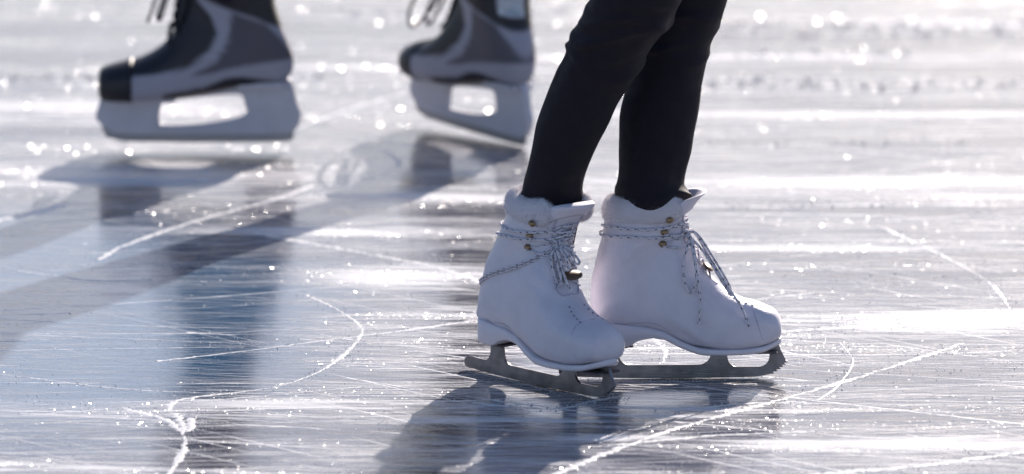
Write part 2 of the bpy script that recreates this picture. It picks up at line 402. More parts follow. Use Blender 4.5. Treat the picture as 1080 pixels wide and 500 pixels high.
def figure_skate(loc, rz, variant):
    root = empty('figure_skate', loc, rz)
    fan = Fan(FIG, shear=(.20, .24) if variant == 0 else None)
    def crease(t, th):
        p = fan.at(t, th); q = mnoise.fractal(Vector((p.x * 22 + variant * 9, p.y * 22, p.z * 30)), 1, 2, 3) * .0017
        flex = max(0, 1 - abs(t - .50) / .2)                       # soft flex creases round the ankle
        q += flex * .0021 * math.sin(p.z * 300 + p.x * 190 + 2 * math.sin(p.y * 60)) * (.5 + .5 * math.sin(p.x * 47 + variant))
        # facing edge: the lace placket stands a little proud of the tongue
        d = abs((th % (2 * math.pi)) - math.pi)
        if t > .335 and d < .42: q -= .0030 * min(1, (t - .335) / .05) * min(1, (.42 - d) / .06)
        return q
    boot = link('boot', fan.build(disp=crease), 'leather', root)
    # seams: vamp seam, heel counter, placket edging
    seams = []
    def seam(path, r=.0006):
        pts = resample([tuple(fan.at(t, th, .0003)) for t, th in path], .002); seams.append(tube(pts, r, 5))
    for sgn in (1, -1):
        seam([(.325, math.pi - sgn * .02), (.33, math.pi - sgn * .3), (.37, math.pi - sgn * .48), (.48, math.pi - sgn * .50), (.62, math.pi - sgn * .50), (.8, math.pi - sgn * .50), (.97, math.pi - sgn * .48)], .0011)
        seam([(.655, sgn * .02), (.62, sgn * .45), (.56, sgn * .75), (.50, sgn * .9), (.44, sgn * .75), (.42, sgn * .45)], .0005)
        seam([(.20, math.pi - sgn * .01), (.21, math.pi - sgn * .7), (.20, math.pi - sgn * 1.3), (.18, math.pi - sgn * 1.9)], .0005)
    V, Fc, MI = join_data(seams); link('seam_piping', mesh(V, Fc, MI), 'seam', boot)
    st = []
    for i in range(5):                                             # perforations on the vamp
        for sgn in (1, -1):
            p = fan.at(.285 - .018 * i, math.pi - sgn * (.30 + .05 * i), .0002); q = fan.at(.285 - .018 * i - .006, math.pi - sgn * (.30 + .05 * i), .0002)
            st.append(tube([p, q], .0007, 5))
    V, Fc, MI = join_data(st); link('stitching', mesh(V, Fc, MI), 'thread', boot)
    link('sole', sole_mesh(), 'welt', root)
    pl = box_part('heel_plate', .012, .062, -.020, .020, .0455, .0482, 'plate', root, .0008)
    tp_ = box_part('toe_plate', .158, .2535, -.021, .021, .0360, .0386, 'plate', root, .0008)
    bl = plate('blade', blade_outline(), [], .0042, 'steel', root, bevel=.0005)
    for x in (.020, .052, .168, .20, .246):
        for y in (-.014, .014):
            z = .0455 if x < .1 else .0360
            V, Fc, MI = tube([(x, y, z + .0005), (x, y, z - .0012)], .0032, 8); link('screw', mesh(V, Fc, MI), 'plate', pl if x < .1 else tp_)
    # ---- tongue standing out of the collar
    V, Fc = [], []; A, Bn = 14, 26
    for side in (0, 1):
        for i in range(A):
            a = i / (A - 1)
            for j in range(Bn):
                b_ = (j / (Bn - 1)) * 2 - 1
                th = math.pi + b_ * (.95 if variant else .8)
                p = fan.at(.86 + .14 * min(a / .6, 1), th, .0005 + (.0070 if side == 0 else 0) * (1 - .75 * max(abs(b_), (.0 if a < .5 else (a - .5) * 1.6)) ** 4))
                lift = max(0, a - .45) / .55
                fl = 1.0 if variant else -.8
                p = p + Vector((.011 * fl * lift ** 1.3 * math.cos(b_ * .95), 0, (.009 if variant else .005) * lift - .004 * b_ ** 4 * lift))
                if side == 1: p = p - Vector((.001, 0, .0005 * a))
                V.append(p)
    for s_ in (0, 1):
        for i in range(A - 1):
            for j in range(Bn - 1):
                o = s_ * A * Bn; Fc.append((o + i * Bn + j, o + i * Bn + j + 1, o + (i + 1) * Bn + j + 1, o + (i + 1) * Bn + j))
    loop = [(i, 0) for i in range(A)] + [(A - 1, j) for j in range(1, Bn)] + [(i, Bn - 1) for i in range(A - 2, -1, -1)] + [(0, j) for j in range(Bn - 2, 0, -1)]
    for q in range(len(loop)):
        (i, j), (i2, j2) = loop[q], loop[(q + 1) % len(loop)]
        Fc.append((i * Bn + j, i2 * Bn + j2, A * Bn + i2 * Bn + j2, A * Bn + i * Bn + j))
    tg = link('tongue', fixn(mesh(V, Fc)), 'leather2', root)
    # ---- fleece collar: padded roll that closes on the leg, with fibres
    V, Fc, MI = [], [], []; NS, NR = 96, 18; a0 = .62
    cx = .082
    for i in range(NS + 1):
        th = -math.pi + a0 + (2 * math.pi - 2 * a0) * i / NS       # back half and sides, open at the tongue
        base = fan.at(1, th); inn = Vector((cx, 0, base.z)) if variant else Vector((cx + .0125, .015, base.z)); d = (base - inn); L = d.length; d.normalize()
        taper = min(1, .35 + 1.2 * min(i, NS - i) / 14)
        w_, h_ = (.0128 if variant else .0140) * taper, .0185 * taper
        bumpy = 1 + .10 * mnoise.noise(Vector((th * 2.5, variant, 0)))
        c = inn + d * (L - .0088) + Vector((0, 0, -.006 + (.014 if variant == 0 else .001) * max(0, math.cos(th)) ))
        for j in range(NR):
            a = 2 * math.pi * j / NR
            V.append(c + d * (w_ * math.cos(a) * bumpy) + Vector((0, 0, h_ * math.sin(a) * bumpy)))
    for i in range(NS):
        for j in range(NR): Fc.append((i * NR + j, i * NR + (j + 1) % NR, (i + 1) * NR + (j + 1) % NR, (i + 1) * NR + j))
    Fc.append(tuple(range(NR))); Fc.append(tuple(NS * NR + j for j in range(NR)))
    me = fixn(mesh(V, Fc)); fur = link('fleece_collar', me, 'fur', root)
    Vn, Tn = [], []
    nq = NS * NR
    for q in range(15000):
        i, j = random.randrange(NS), random.randrange(NR); u_, v_ = random.random(), random.random()
        a_, b_, c_, d_ = (Vector(V[x]) for x in Fc[i * NR + j])
        p = (a_ * (1 - u_) + d_ * u_) * (1 - v_) + (b_ * (1 - u_) + c_ * u_) * v_
        cc = sum((Vector(V[i * NR + z]) for z in range(NR)), Vector()) / NR
        n_ = (p - cc).normalized() + Vector((random.gauss(0, .45), random.gauss(0, .45), random.gauss(0, .45))); n_.normalize()
        Lf = random.uniform(.0018, .0056); s_ = n_.cross(Vector((random.random(), random.random(), random.random()))).normalized() * .00022
        k0 = len(Vn); Vn += [p - s_, p + s_, p + n_ * Lf + Vector((0, 0, -.001 * random.random()))]; Tn.append((k0, k0 + 1, k0 + 2))
    link('fleece_fibres', tri_mesh(np.array([tuple(v) for v in Vn]), np.array(Tn)), 'fur', fur, False)
    # ---- hooks, three each side
    def surf_z(th, z):                                             # fan parameter where the surface at th has height z
        return min(np.linspace(.45, 1, 220), key=lambda t: abs(fan.at(t, th).z - z))
    for sgn in (1, -1):
        for z, ho in ((.2200, .0055), (.2030, 0), (.1865, 0)):
            th = math.pi - sgn * 1.12; t = surf_z(th, z); p = fan.at(t, th, ho); pn = (fan.at(t, th, ho + .004) - p).normalized()
            bm = bmesh.new()
            bmesh.ops.create_cone(bm, cap_ends=True, segments=16, radius1=.0042, radius2=.0040, depth=.0016)
            for v in bm.verts: v.co.z -= .0
            r2 = bmesh.ops.create_uvsphere(bm, u_segments=14, v_segments=8, radius=.0052)
            for v in r2['verts']:
                v.co.z = max(v.co.z, 0) * .75 + .0016; v.co.x = v.co.x * 1.15 if v.co.x > 0 else v.co.x * 1.0
                if v.co.y < -.0014: v.co.y = -.0014                # flat lower lip where the lace hooks in
            me = bpy.data.meshes.new("m"); bm.to_mesh(me); bm.free()
            zax = pn; xax = Vector((1, 0, 0)) - zax * zax.x; xax.normalize(); yax = zax.cross(xax)
            me.transform(Matrix.Translation(p) @ Matrix((xax, yax, zax)).transposed().to_4x4())
            link('lace_hook', me, 'brass', root)
    # ---- laces
    L = []
    def lace(path, r=.0018, flat=1): L.append(tube(resample([tuple(q) for q in path], .0011), r, 8, fleck=True, flat=flat))
    zz = lambda th, z, off=.0022: fan.at(surf_z(th, z), th, off)
    for wz, dz, off in ((.2060, .0035, .0020), (.2010, -.0045, .0026)):   # two turns round the ankle
        pts = []
        for i in range(61):
            th = -math.pi + 2 * math.pi * i / 60
            pts.append(zz(th, wz + dz * math.cos(th * .5 + variant) + .0015 * math.sin(3 * th + wz * 900), off))
        lace(pts)
    ts = [.76, .69, .62, .55, .49, .44, .40, .365]          # criss-cross down the instep
    for i in range(len(ts) - 1):
        for sgn in (1, -1):
            a_, b_ = ts[i], ts[i + 1]; lace([fan.at(a_, math.pi - sgn * .52, .0022), fan.at((a_ + b_) / 2, math.pi, .0010 + .0016 * (sgn > 0)), fan.at(b_, math.pi + sgn * .52, .0022)], .0014)
    for sgn in (1, -1):
        pts = [zz(math.pi - sgn * .55, z_, .0022) if q % 2 == 0 else zz(math.pi - sgn * 1.12, z_ - .002, .0030) for q, z_ in enumerate((.224, .221, .212, .203, .194, .1865, .178))]
        lace(pts, .0013)
    kn = zz(math.pi - (.25 if variant == 0 else -.45), .199, .006)
    if variant == 1:      # right foot (seen side on): knot at the front, ears swinging forward
        kn = Vector((.1310, -.020, .199))
        lace([kn, kn + Vector((.014, -.006, .001)), kn + Vector((.034, -.010, -.028)), kn + Vector((.056, -.010, -.066)), kn + Vector((.060, -.012, -.082)), kn + Vector((.046, -.012, -.060)), kn + Vector((.022, -.008, -.022)), kn])
        lace([kn, kn + Vector((.010, .004, .002)), kn + Vector((.026, -.004, -.022)), kn + Vector((.050, -.014, -.062)), kn + Vector((.072, -.022, -.094)), kn + Vector((.083, -.026, -.121))])
        lace([kn, kn + Vector((.004, -.010, -.008)), kn + Vector((-.004, -.020, -.035)), kn + Vector((-.001, -.024, -.066)), kn + Vector((.008, -.026, -.074)), kn + Vector((.013, -.025, -.050)), kn + Vector((.006, -.012, -.012)), kn])
        lace([kn, kn + Vector((.008, -.012, -.008)), kn + Vector((.014, -.024, -.050)), kn + Vector((.018, -.027, -.090)), kn + Vector((.016, -.028, -.118))])
    else:                 # left foot: knot on the outside, one end drawn back round the heel
        kn = zz(-2.8, .192, .004)
        back = [kn]
        for th, z_ in ((-2.25, .176), (-1.8, .161), (-1.3, .147), (-.8, .135), (-.35, .127), (0, .124), (.5, .126), (1.2, .135)):
            back.append(zz(th, z_, .0022))
        lace(back, .0014); lace([p + Vector((.0005, -.0005, -.0035)) for p in back], .0013)
        for dx, dy, dz in ((.022, -.004, -.030), (.030, .006, -.022), (.014, -.012, -.048)):
            lace([kn, kn + Vector((dx * .5, dy - .004, dz * .35)), kn + Vector((dx, dy, dz)), kn + Vector((dx + .006, dy + .002, dz * .9)), kn + Vector((dx * .6, dy + .002, dz * .3)), kn])
        lace([kn, kn + Vector((.012, -.006, -.014)), kn + Vector((.020, -.006, -.036)), kn + Vector((.030, -.002, -.058))])
    ball = [kn + Vector((.0045 * math.cos(a * 2.1), .004 * math.sin(a * 1.3), .0045 * math.sin(a * 2.1))) for a in np.linspace(0, 6.3, 24)]
    lace(ball, .0016)
    V, Fc, MI = join_data(L); lo = link('laces', mesh(V, Fc, MI), ['lace_w', 'lace_k'], root)
    for i in range(2):                                             # small brown oval keeper on the instep
        pass
    p = fan.at(.385, math.pi - (.10 if variant == 0 else -.25), .0055); bm = bmesh.new(); bmesh.ops.create_uvsphere(bm, u_segments=20, v_segments=10, radius=.0115)
    for v in bm.verts: v.co = Vector((v.co.x * .75, v.co.y * 1.5, v.co.z * .28))
    bmesh.ops.rotate(bm, verts=bm.verts, matrix=Matrix.Rotation(R(38), 3, 'Y')); bmesh.ops.translate(bm, verts=bm.verts, vec=p)
    me = bpy.data.meshes.new("m"); bm.to_mesh(me); bm.free(); link('lace_keeper', me, 'bronze', root)
    return root

pR = G(618, 399.5)
skR = figure_skate((pR.x, pR.y, 0), R(1.5), 1)
tag(skR, 'white figure skate seen side on, lace loops swinging forward over its toe', 'ice skate', 'pair of white figure skates')
pL = G(491, 389); YL = R(-49.5)
skL = figure_skate((pL.x + .036 * math.cos(YL), pL.y + .036 * math.sin(YL), 0), YL, 0)
tag(skL, 'white figure skate angled towards the viewer, lace drawn back round its heel', 'ice skate', 'pair of white figure skates')

# ------------------------------------------------------------------ hockey skates
HOC = [(.3000, .082, .3005, .100, .012, 2, 2), (.297, .073, .2980, .113, .030, 2.6, 2), (.286, .069, .2850, .121, .040, 3, 2), (.262, .068, .2600, .128, .046, 3, 2),
       (.232, .068, .2320, .137, .049, 3.4, 2), (.200, .070, .2050, .152, .050, 3.4, 2), (.165, .074, .1860, .171, .048, 3.2, 2), (.125, .080, .1760, .189, .045, 3, 2.1),
       (.080, .089, .1710, .204, .042, 2.8, 2.2), (.040, .093, .1690, .216, .040, 2.6, 2.2), (.010, .096, .1680, .226, .039, 2.4, 2.2), (-.004, .112, .1680, .234, .040, 2.3, 2.2),
       (-.006, .135, .1680, .242, .041, 2.3, 2.2), (.002, .162, .1690, .250, .043, 2.3, 2.2), (.014, .192, .1720, .258, .046, 2.3, 2.2), (.023, .225, .1760, .266, .050, 2.3, 2.2), (.024, .262, .182, .272, .054, 2.3, 2.2)]
def zpoly(pts): return [((305 - (90 + a / 3.125)) / 655, (152 - c / 3.125) / 648) for a, c in pts]
P_QUART = zpoly([(350, 250), (440, 205), (480, 130), (490, 45), (600, 85), (650, 140), (690, 200), (600, 208), (500, 222), (430, 240)])
P_ARCH = zpoly([(268, 308), (400, 288), (470, 258), (520, 254), (600, 268), (660, 280), (640, 300), (520, 298), (400, 322), (270, 345)])
P_EYE = zpoly([(135, 225), (135, 252), (240, 243), (350, 218), (420, 165), (443, 115), (425, 60), (380, 10), (370, -80), (200, -80), (100, 200)])
P_TOP = zpoly([(370, -10), (470, 32), (560, 62), (640, 100), (720, 130), (720, -120), (350, -120)])
def inside(p, poly):
    x, y = p; c = False; n = len(poly)
    for i in range(n):
        (x1, y1), (x2, y2) = poly[i], poly[(i + 1) % n]
        if (y1 > y) != (y2 > y) and x < (x2 - x1) * (y - y1) / (y2 - y1) + x1: c = not c
    return c
def hockey_skate(loc, rot, variant):
    root = empty('hockey_skate', loc, rot=rot); fan = Fan(HOC, 300, 96)
    def zone(q):
        if inside(q, P_TOP) or inside(q, P_EYE) or inside(q, P_ARCH): return (.014, .012, .018)
        if inside(q, P_QUART): return (.085, .078, .100)
        return (.34, .335, .40)
    me = fan.build(); ca = me.color_attributes.new('zones', 'FLOAT_COLOR', 'POINT')
    jit = [(.0025 * math.cos(a), .0025 * math.sin(a)) for a in np.linspace(0, 5.2, 6)] + [(0, 0)]
    for i, v in enumerate(me.vertices):
        c = np.mean([zone((v.co.x + a, v.co.z + e)) for a, e in jit], axis=0); ca.data[i].color = (*c, 1)
    boot = link('boot', me, 'h_shell', root)
    # toe cap, a moulded shell over the boot's front
    V, Fc = [], []; n, m = 18, 48
    for i in range(n):
        for j in range(m): V.append(fan.at(.005 + .215 * i / (n - 1), 2 * math.pi * j / m, .0022))
    for i in range(n - 1):
        for j in range(m): Fc.append((i * m + j, i * m + (j + 1) % m, (i + 1) * m + (j + 1) % m, (i + 1) * m + j))
    Fc.append(tuple(range(m))); Fc.append(tuple((n - 1) * m + j for j in range(m)))
    link('toe_cap', fixn(mesh(V, Fc)), 'h_black', root)
    out = [(.020, .100), (.060, .094), (.100, .086), (.150, .077), (.200, .072), (.250, .0705), (.292, .072), (.300, .060), (.305, .042), (.300, .032), (.286, .021), (.262, .0145), (.15, .0130), (.02, .0135), (-.004, .0175), (-.012, .026), (-.018, .046), (-.012, .062), (-.002, .100)]
    win = [(.198, .0665), (.182, .0680), (.120, .0750), (.082, .0775), (.074, .072), (.070, .058), (.069, .047), (.085, .040), (.120, .0330), (.160, .0290), (.198, .0285), (.204, .034), (.2035, .052)]
    cl = lambda r_: [tuple(q[:2]) for q in cat_rom([(a, c, 0) for a, c in r_ + r_[:1]], 70)[:-1]]
    ho = plate('blade_holder', cl(out), [cl(win)], .013, 'h_holder', root, bevel=.002, res=2)
    box_part('holder_flange', .178, .288, -.027, .027, .066, .0735, 'h_holder', ho, .003)
    box_part('holder_flange', .006, .082, -.024, .024, .088, .0975, 'h_holder', ho, .003)
    run = [(-.006, .006), (0, .002), (.03, .0006), (.15, 0), (.26, .0012), (.288, .008), (.297, .024), (.290, .026), (.262, .0155), (.15, .0140), (.02, .0145), (-.006, .0185)]
    plate('runner', run, [], .0032, 'h_runner', root, bevel=.0004)
    # tongue and laces
    V, Fc = [], []; A, Bn = 16, 14
    for s_ in (0, 1):
        for i in range(A):
            for j in range(Bn):
                a_, b_ = i / (A - 1), (j / (Bn - 1)) * 2 - 1
                p = fan.at(.45 + .55 * a_, math.pi + b_ * .5, .004 + .003 * (1 - s_)) + Vector((.012, 0, .02)) * max(0, a_ - .6) * 2; V.append(p)
    for s_ in (0, 1):
        for i in range(A - 1):
            for j in range(Bn - 1):
                o = s_ * A * Bn; Fc.append((o + i * Bn + j, o + i * Bn + j + 1, o + (i + 1) * Bn + j + 1, o + (i + 1) * Bn + j))
    loop = [(i, 0) for i in range(A)] + [(A - 1, j) for j in range(1, Bn)] + [(i, Bn - 1) for i in range(A - 2, -1, -1)] + [(0, j) for j in range(Bn - 2, 0, -1)]
    for q in range(len(loop)):
        (i, j), (i2, j2) = loop[q], loop[(q + 1) % len(loop)]; Fc.append((i * Bn + j, i2 * Bn + j2, A * Bn + i2 * Bn + j2, A * Bn + i * Bn + j))
    link('tongue', fixn(mesh(V, Fc)), 'h_black', root)
    L = []
    ts = np.linspace(.36, .92, 9)
    for i in range(8):
        for sgn in (1, -1):
            L.append(tube(resample([tuple(fan.at(ts[i], math.pi - sgn * .6, .004)), tuple(fan.at((ts[i] + ts[i + 1]) / 2, math.pi, .0105 + .002 * sgn)), tuple(fan.at(ts[i + 1], math.pi + sgn * .6, .004))], .003), .0028, 6))
    kn = fan.at(.82, math.pi, .014)
    D = ((.02, -.02, .0), (.07, -.03, -.03), (.11, -.03, -.085), (.105, -.026, -.11), (.06, -.012, -.07), (.004, 0, 0)) if variant else ((.008, -.02, .0), (.016, -.03, -.03), (.024, -.03, -.055), (.02, -.026, -.06), (.01, -.012, -.03), (.002, 0, 0))
    for sg in (1, -1):
        L.append(tube(resample([tuple(kn)] + [tuple(kn + Vector((a, c * sg * .6, e))) for a, c, e in D], .003), .0026, 6))
        L.append(tube(resample([tuple(kn), tuple(kn + Vector((.02, .012 * sg, -.012))), tuple(kn + Vector((.04, .02 * sg, -.065)))], .003), .0024, 6))
    V, Fc, MI = join_data(L); link('laces', mesh(V, Fc, MI), 'h_lace', root)
    if variant:                                                    # shiny crinkled guard up the back of the ankle
        V, Fc = [], []; A, Bn = 16, 12
        for s_ in (0, 1):
            for i in range(A):
                for j in range(Bn):
                    a_, b_ = i / (A - 1), (j / (Bn - 1))
                    p = fan.at(.90 + .10 * a_, -.10 + .75 * b_, .0005 + .004 * (1 - s_)); V.append(p)
        for s_ in (0, 1):
            for i in range(A - 1):
                for j in range(Bn - 1):
                    o = s_ * A * Bn; Fc.append((o + i * Bn + j, o + i * Bn + j + 1, o + (i + 1) * Bn + j + 1, o + (i + 1) * Bn + j))
        loop = [(i, 0) for i in range(A)] + [(A - 1, j) for j in range(1, Bn)] + [(i, Bn - 1) for i in range(A - 2, -1, -1)] + [(0, j) for j in range(Bn - 2, 0, -1)]
        for q in range(len(loop)):
            (i, j), (i2, j2) = loop[q], loop[(q + 1) % len(loop)]; Fc.append((i * Bn + j, i2 * Bn + j2, A * Bn + i2 * Bn + j2, A * Bn + i * Bn + j))
        link('ankle_guard', fixn(mesh(V, Fc)), 'h_silver', root)
    return root
pH = G(306, 158)
hk1 = hockey_skate((pH.x, pH.y, .012), (0, 0, R(180)), 0)
tag(hk1, 'black and grey hockey skate seen side on with solid black toe cap', 'ice skate', 'pair of hockey skates')
pH2 = G(556, 156); YH = R(126)
hk2 = hockey_skate((pH2.x + .010 * math.cos(YH), pH2.y + .010 * math.sin(YH), 0), (0, R(-2.5), YH), 1)
tag(hk2, 'grey hockey skate turned away, with loose hanging laces and shiny ankle guard', 'ice skate', 'pair of hockey skates')

# ------------------------------------------------------------------ people
def remeshed(name, parts, mat, parent, voxel, smooth_it=3):
    V, Fc, MI = join_data(parts); me = mesh(V, Fc); fixn(me)
    t = bpy.data.objects.new("t", me); COL.objects.link(t)
    rm = t.modifiers.new("r", 'REMESH'); rm.mode = 'VOXEL'; rm.voxel_size = voxel; rm.use_smooth_shade = True
    if smooth_it: sm = t.modifiers.new("s", 'SMOOTH'); sm.iterations = smooth_it; sm.factor = .5
    dg = bpy.context.evaluated_depsgraph_get(); m2 = bpy.data.meshes.new_from_object(t.evaluated_get(dg)); bpy.data.objects.remove(t)
    return link(name, m2, mat, parent)
def limb(stations, nseg=90, m=36, fold=None, ph=0):
    """stations: (x, y, z, rx, ry); horizontal rings, with cloth folds"""
    C = cat_rom(stations, nseg); V, Fc, MI = [], [], []
    for i, (x, y, z, rx, ry) in enumerate(C):
        t = i / (nseg - 1)
        for j in range(m):
            a = 2 * math.pi * j / m; d = 0
            if fold: d = fold(t, a, z)
            V.append(Vector((x + (rx + d) * math.cos(a), y + (ry + d) * math.sin(a), z)))
    for i in range(nseg - 1):
        for j in range(m): Fc.append((i * m + j, i * m + (j + 1) % m, (i + 1) * m + (j + 1) % m, (i + 1) * m + j))
    Fc.append(tuple(range(m))[::-1]); Fc.append(tuple((nseg - 1) * m + j for j in range(m)))
    return V, Fc, [0] * len(Fc)
def skin_body(name, joints, edges, parent, mat='skin'):
    me = bpy.data.meshes.new("b"); me.from_pydata([j[:3] for j in joints], edges, []); t = bpy.data.objects.new("t", me); COL.objects.link(t)
    t.modifiers.new("k", 'SKIN')
    for v, j in zip(me.skin_vertices[0].data, joints): v.radius = (j[3], j[3])
    me.skin_vertices[0].data[0].use_root = True
    sb = t.modifiers.new("s", 'SUBSURF'); sb.levels = 2; sb.render_levels = 2
    dg = bpy.context.evaluated_depsgraph_get(); m2 = bpy.data.meshes.new_from_object(t.evaluated_get(dg)); bpy.data.objects.remove(t)
    return link(name, m2, mat, parent)

def XZ(u, v, Y, z0=None):
    """x and z of the point seen at (u, v) on the upright plane y = Y"""
    d = ray(u, v); t = Y / d.y; return d.x * t, CAM_H + d.z * t

def edge_leg(rows, Y, depth, folds, low):
    """leg stations from the visible left and right edges at heights given by image rows"""
    st = []
    for (v, l, r), dy in zip(rows, depth):
        xl, z = XZ(l, v, Y + dy); xr, _ = XZ(r, v, Y + dy); w = (xr - xl) / 2
        st.append(((xl + xr) / 2, Y + dy, z, w, w * 1.02))
    return low + st

# front skater's lower legs
YR_, YL_ = pR.y, pL.y - .086
def folds_front(seed, zf, amp):
    def f(t, a, z):
        d = .0
        for q, (zc, wdt, am) in enumerate(zf):
            zz_ = z + .007 * math.sin(a * 2 + seed + q * 1.7) + .004 * math.sin(a * 3 + q)
            d += 2.8 * am * math.exp(-((zz_ - zc) / wdt) ** 2) * (.55 + .45 * math.cos(a - seed * .6 - q * .9))
        d += amp * mnoise.noise(Vector((math.cos(a) * 1.6 + seed, math.sin(a) * 1.6, z * 11)))
        return d
    return f
rowsR = [(212, 650, 722), (196, 650, 721), (180, 652, 724), (160, 652, 730), (140, 653, 733), (118, 654, 737), (90, 660, 741), (66, 664, 746), (40, 669, 752), (15, 674, 762), (0, 678, 767)]
rowsL = [(212, 552, 613), (194, 552, 615), (176, 556, 621), (150, 562, 633), (132, 566, 642), (108, 574, 652), (84, 583, 668), (60, 595, 681), (40, 605, 694), (26, 612, 707), (7, 617, 716), (0, 622, 720)]
xr0 = XZ(686, 212, YR_)[0]; xl0 = XZ(584, 212, YL_)[0]
lowR = [(xr0 - .006, YR_ + .002, .16, .032, .030), (xr0 - .004, YR_, .20, .036, .032)]
lowL = [(xl0 - .004, YL_ + .01, .16, .028, .028), (xl0 - .002, YL_ , .20, .031, .031)]
hipz = .93; hx = XZ(668, 0, YR_)[0] - .09; hy = (YR_ + YL_) / 2 + .04
kR = edge_leg(rowsR, YR_, [.006 * i for i in range(11)], None, lowR); kL = edge_leg(rowsL, YL_, [-.0075 * i for i in range(12)], None, lowL)
tR = kR[-1]; tL = kL[-1]
upR = [(tR[0] + .006, tR[1], .56, .064, .064), (tR[0] - .010, tR[1] + .01, .62, .070, .070), (tR[0] - .05, tR[1] + .01, .74, .082, .082), (hx + .01, hy + .085, hipz - .04, .090, .092), (hx, hy + .075, hipz + .02, .085, .085)]
upL = [(tL[0] + .014, tL[1], .56, .064, .064), (tL[0] + .008, tL[1] + .005, .62, .070, .070), (tL[0] - .02, tL[1] + .02, .74, .082, .082), (hx + .01, hy - .075, hipz - .04, .090, .092), (hx, hy - .065, hipz + .02, .085, .085)]
foldR = folds_front(.4, [(.246, .005, .0030), (.258, .004, .0026), (.462, .006, .0045), (.448, .004, .0035), (.478, .005, .003), (.43, .004, .002)], .0035)
foldL = folds_front(3.4, [(.246, .005, .0022), (.450, .005, .0028), (.475, .006, .0035), (.495, .005, .0030), (.425, .006, .002)], .0035)
def person(name, hip, trousers_parts, ankles, knees, mids, voxel, label, hair_long, lean):
    root = empty('person', (hip[0], hip[1], 0))
    inv = Vector((-hip[0], -hip[1], 0))
    tp = [([v + inv for v in V], F_, mi) for V, F_, mi in trousers_parts]
    loc = lambda x, y, z: (x + inv.x, y + inv.y, z)
    hx_, hy_, hz = hip; lx, ly = lean
    J = [(*loc(hx_, hy_, hz), .10), (*loc(hx_ + lx * .25, hy_ + ly * .25, hz + .14), .085), (*loc(hx_ + lx * .7, hy_ + ly * .7, hz + .36), .105), (*loc(hx_ + lx, hy_ + ly, hz + .50), .055), (*loc(hx_ + lx * 1.1, hy_ + ly * 1.1, hz + .57), .05), (*loc(hx_ + lx * 1.2, hy_ + ly * 1.2, hz + .66), .085), (*loc(hx_ + lx * 1.2, hy_ + ly * 1.2, hz + .74), .075)]
    E = [(0, 1), (1, 2), (2, 3), (3, 4), (4, 5), (5, 6)]
    for i, (an, kn_) in enumerate(zip(ankles, knees)):
        s = 1 if i == 0 else -1; b0 = len(J)
        J += [(*loc(hx_, hy_ + s * .08, hz - .06), .065), (*loc(*kn_), .030), (*loc(*an), .022), (*loc(an[0], an[1], an[2] - .07), .022)]
        J.insert(b0 + 2, (*loc(*mids[i]), .028)); E += [(0, b0), (b0, b0 + 1), (b0 + 1, b0 + 2), (b0 + 2, b0 + 3), (b0 + 3, b0 + 4)]
        b1 = len(J); sx, sy = hx_ + lx * .9, hy_ + ly * .9 + s * .17
        J += [(*loc(sx, sy, hz + .44), .045), (*loc(sx + .03, sy + s * .10, hz + .20), .034), (*loc(sx + .18, sy + s * .12, hz + .06), .026), (*loc(sx + .25, sy + s * .11, hz + .04), .028)]
        E += [(2, b1), (b1, b1 + 1), (b1 + 1, b1 + 2), (b1 + 2, b1 + 3)]
    skin_body('body', J, E, root)
    tr = remeshed('trousers', tp, 'legging', root, voxel)
    # jacket
    jp = []
    Sx = lambda f_, dz, rx, ry: (hx_ + lx * f_ + inv.x, hy_ + ly * f_ + inv.y, hz + dz, rx, ry)
    jp.append(limb([Sx(0, -.06, .13, .17), Sx(.1, .02, .125, .165), Sx(.3, .14, .115, .15), Sx(.6, .30, .125, .18), Sx(.85, .43, .11, .18), Sx(1, .50, .07, .08)], 40, 32))
    for s in (1, -1):
        sx, sy = hx_ + lx * .9, hy_ + ly * .9 + s * .17
        jp.append(tube(resample([loc(sx, sy - s * .05, hz + .43), loc(sx, sy, hz + .43), loc(sx + .03, sy + s * .10, hz + .20), loc(sx + .10, sy + s * .115, hz + .12), loc(sx + .18, sy + s * .12, hz + .06)], .02), .052, 14))
    remeshed('jacket', jp, 'jacket', root, .012)
    # hair cap
    hc = Vector(loc(hx_ + lx * 1.2 - .012, hy_ + ly * 1.2, hz + .715)); bm = bmesh.new(); bmesh.ops.create_uvsphere(bm, u_segments=24, v_segments=16, radius=.1)
    for v in bm.verts: v.co = Vector((v.co.x * 1.02, v.co.y * .92, v.co.z * (1 if v.co.z > 0 else (1.4 if hair_long and v.co.x < 0 else .6)))) + hc
    me = bpy.data.meshes.new("m"); bm.to_mesh(me); bm.free(); link('hair', me, 'hair', root)
    tag(root, label, 'person')
    return root
legR = limb(kR + upR, 200, 48, foldR); legL = limb(kL + upL, 200, 48, foldL)
pelv = limb([(hx, hy, hipz - .10, .10, .12), (hx, hy, hipz - .04, .12, .165), (hx, hy, hipz + .05, .12, .165), (hx, hy, hipz + .12, .11, .15)], 20, 32)
person('person', (hx, hy, hipz), [legR, legL, pelv], [(kR[1][0], kR[1][1], .20), (kL[1][0], kL[1][1], .20)], [(tR[0], tR[1], .54), (tL[0] + .004, tL[1], .54)], [kR[7][:3], kL[7][:3]], .0038,
       'skater in tight black leggings tucked into white figure skates, knees bent', True, (.12, 0))

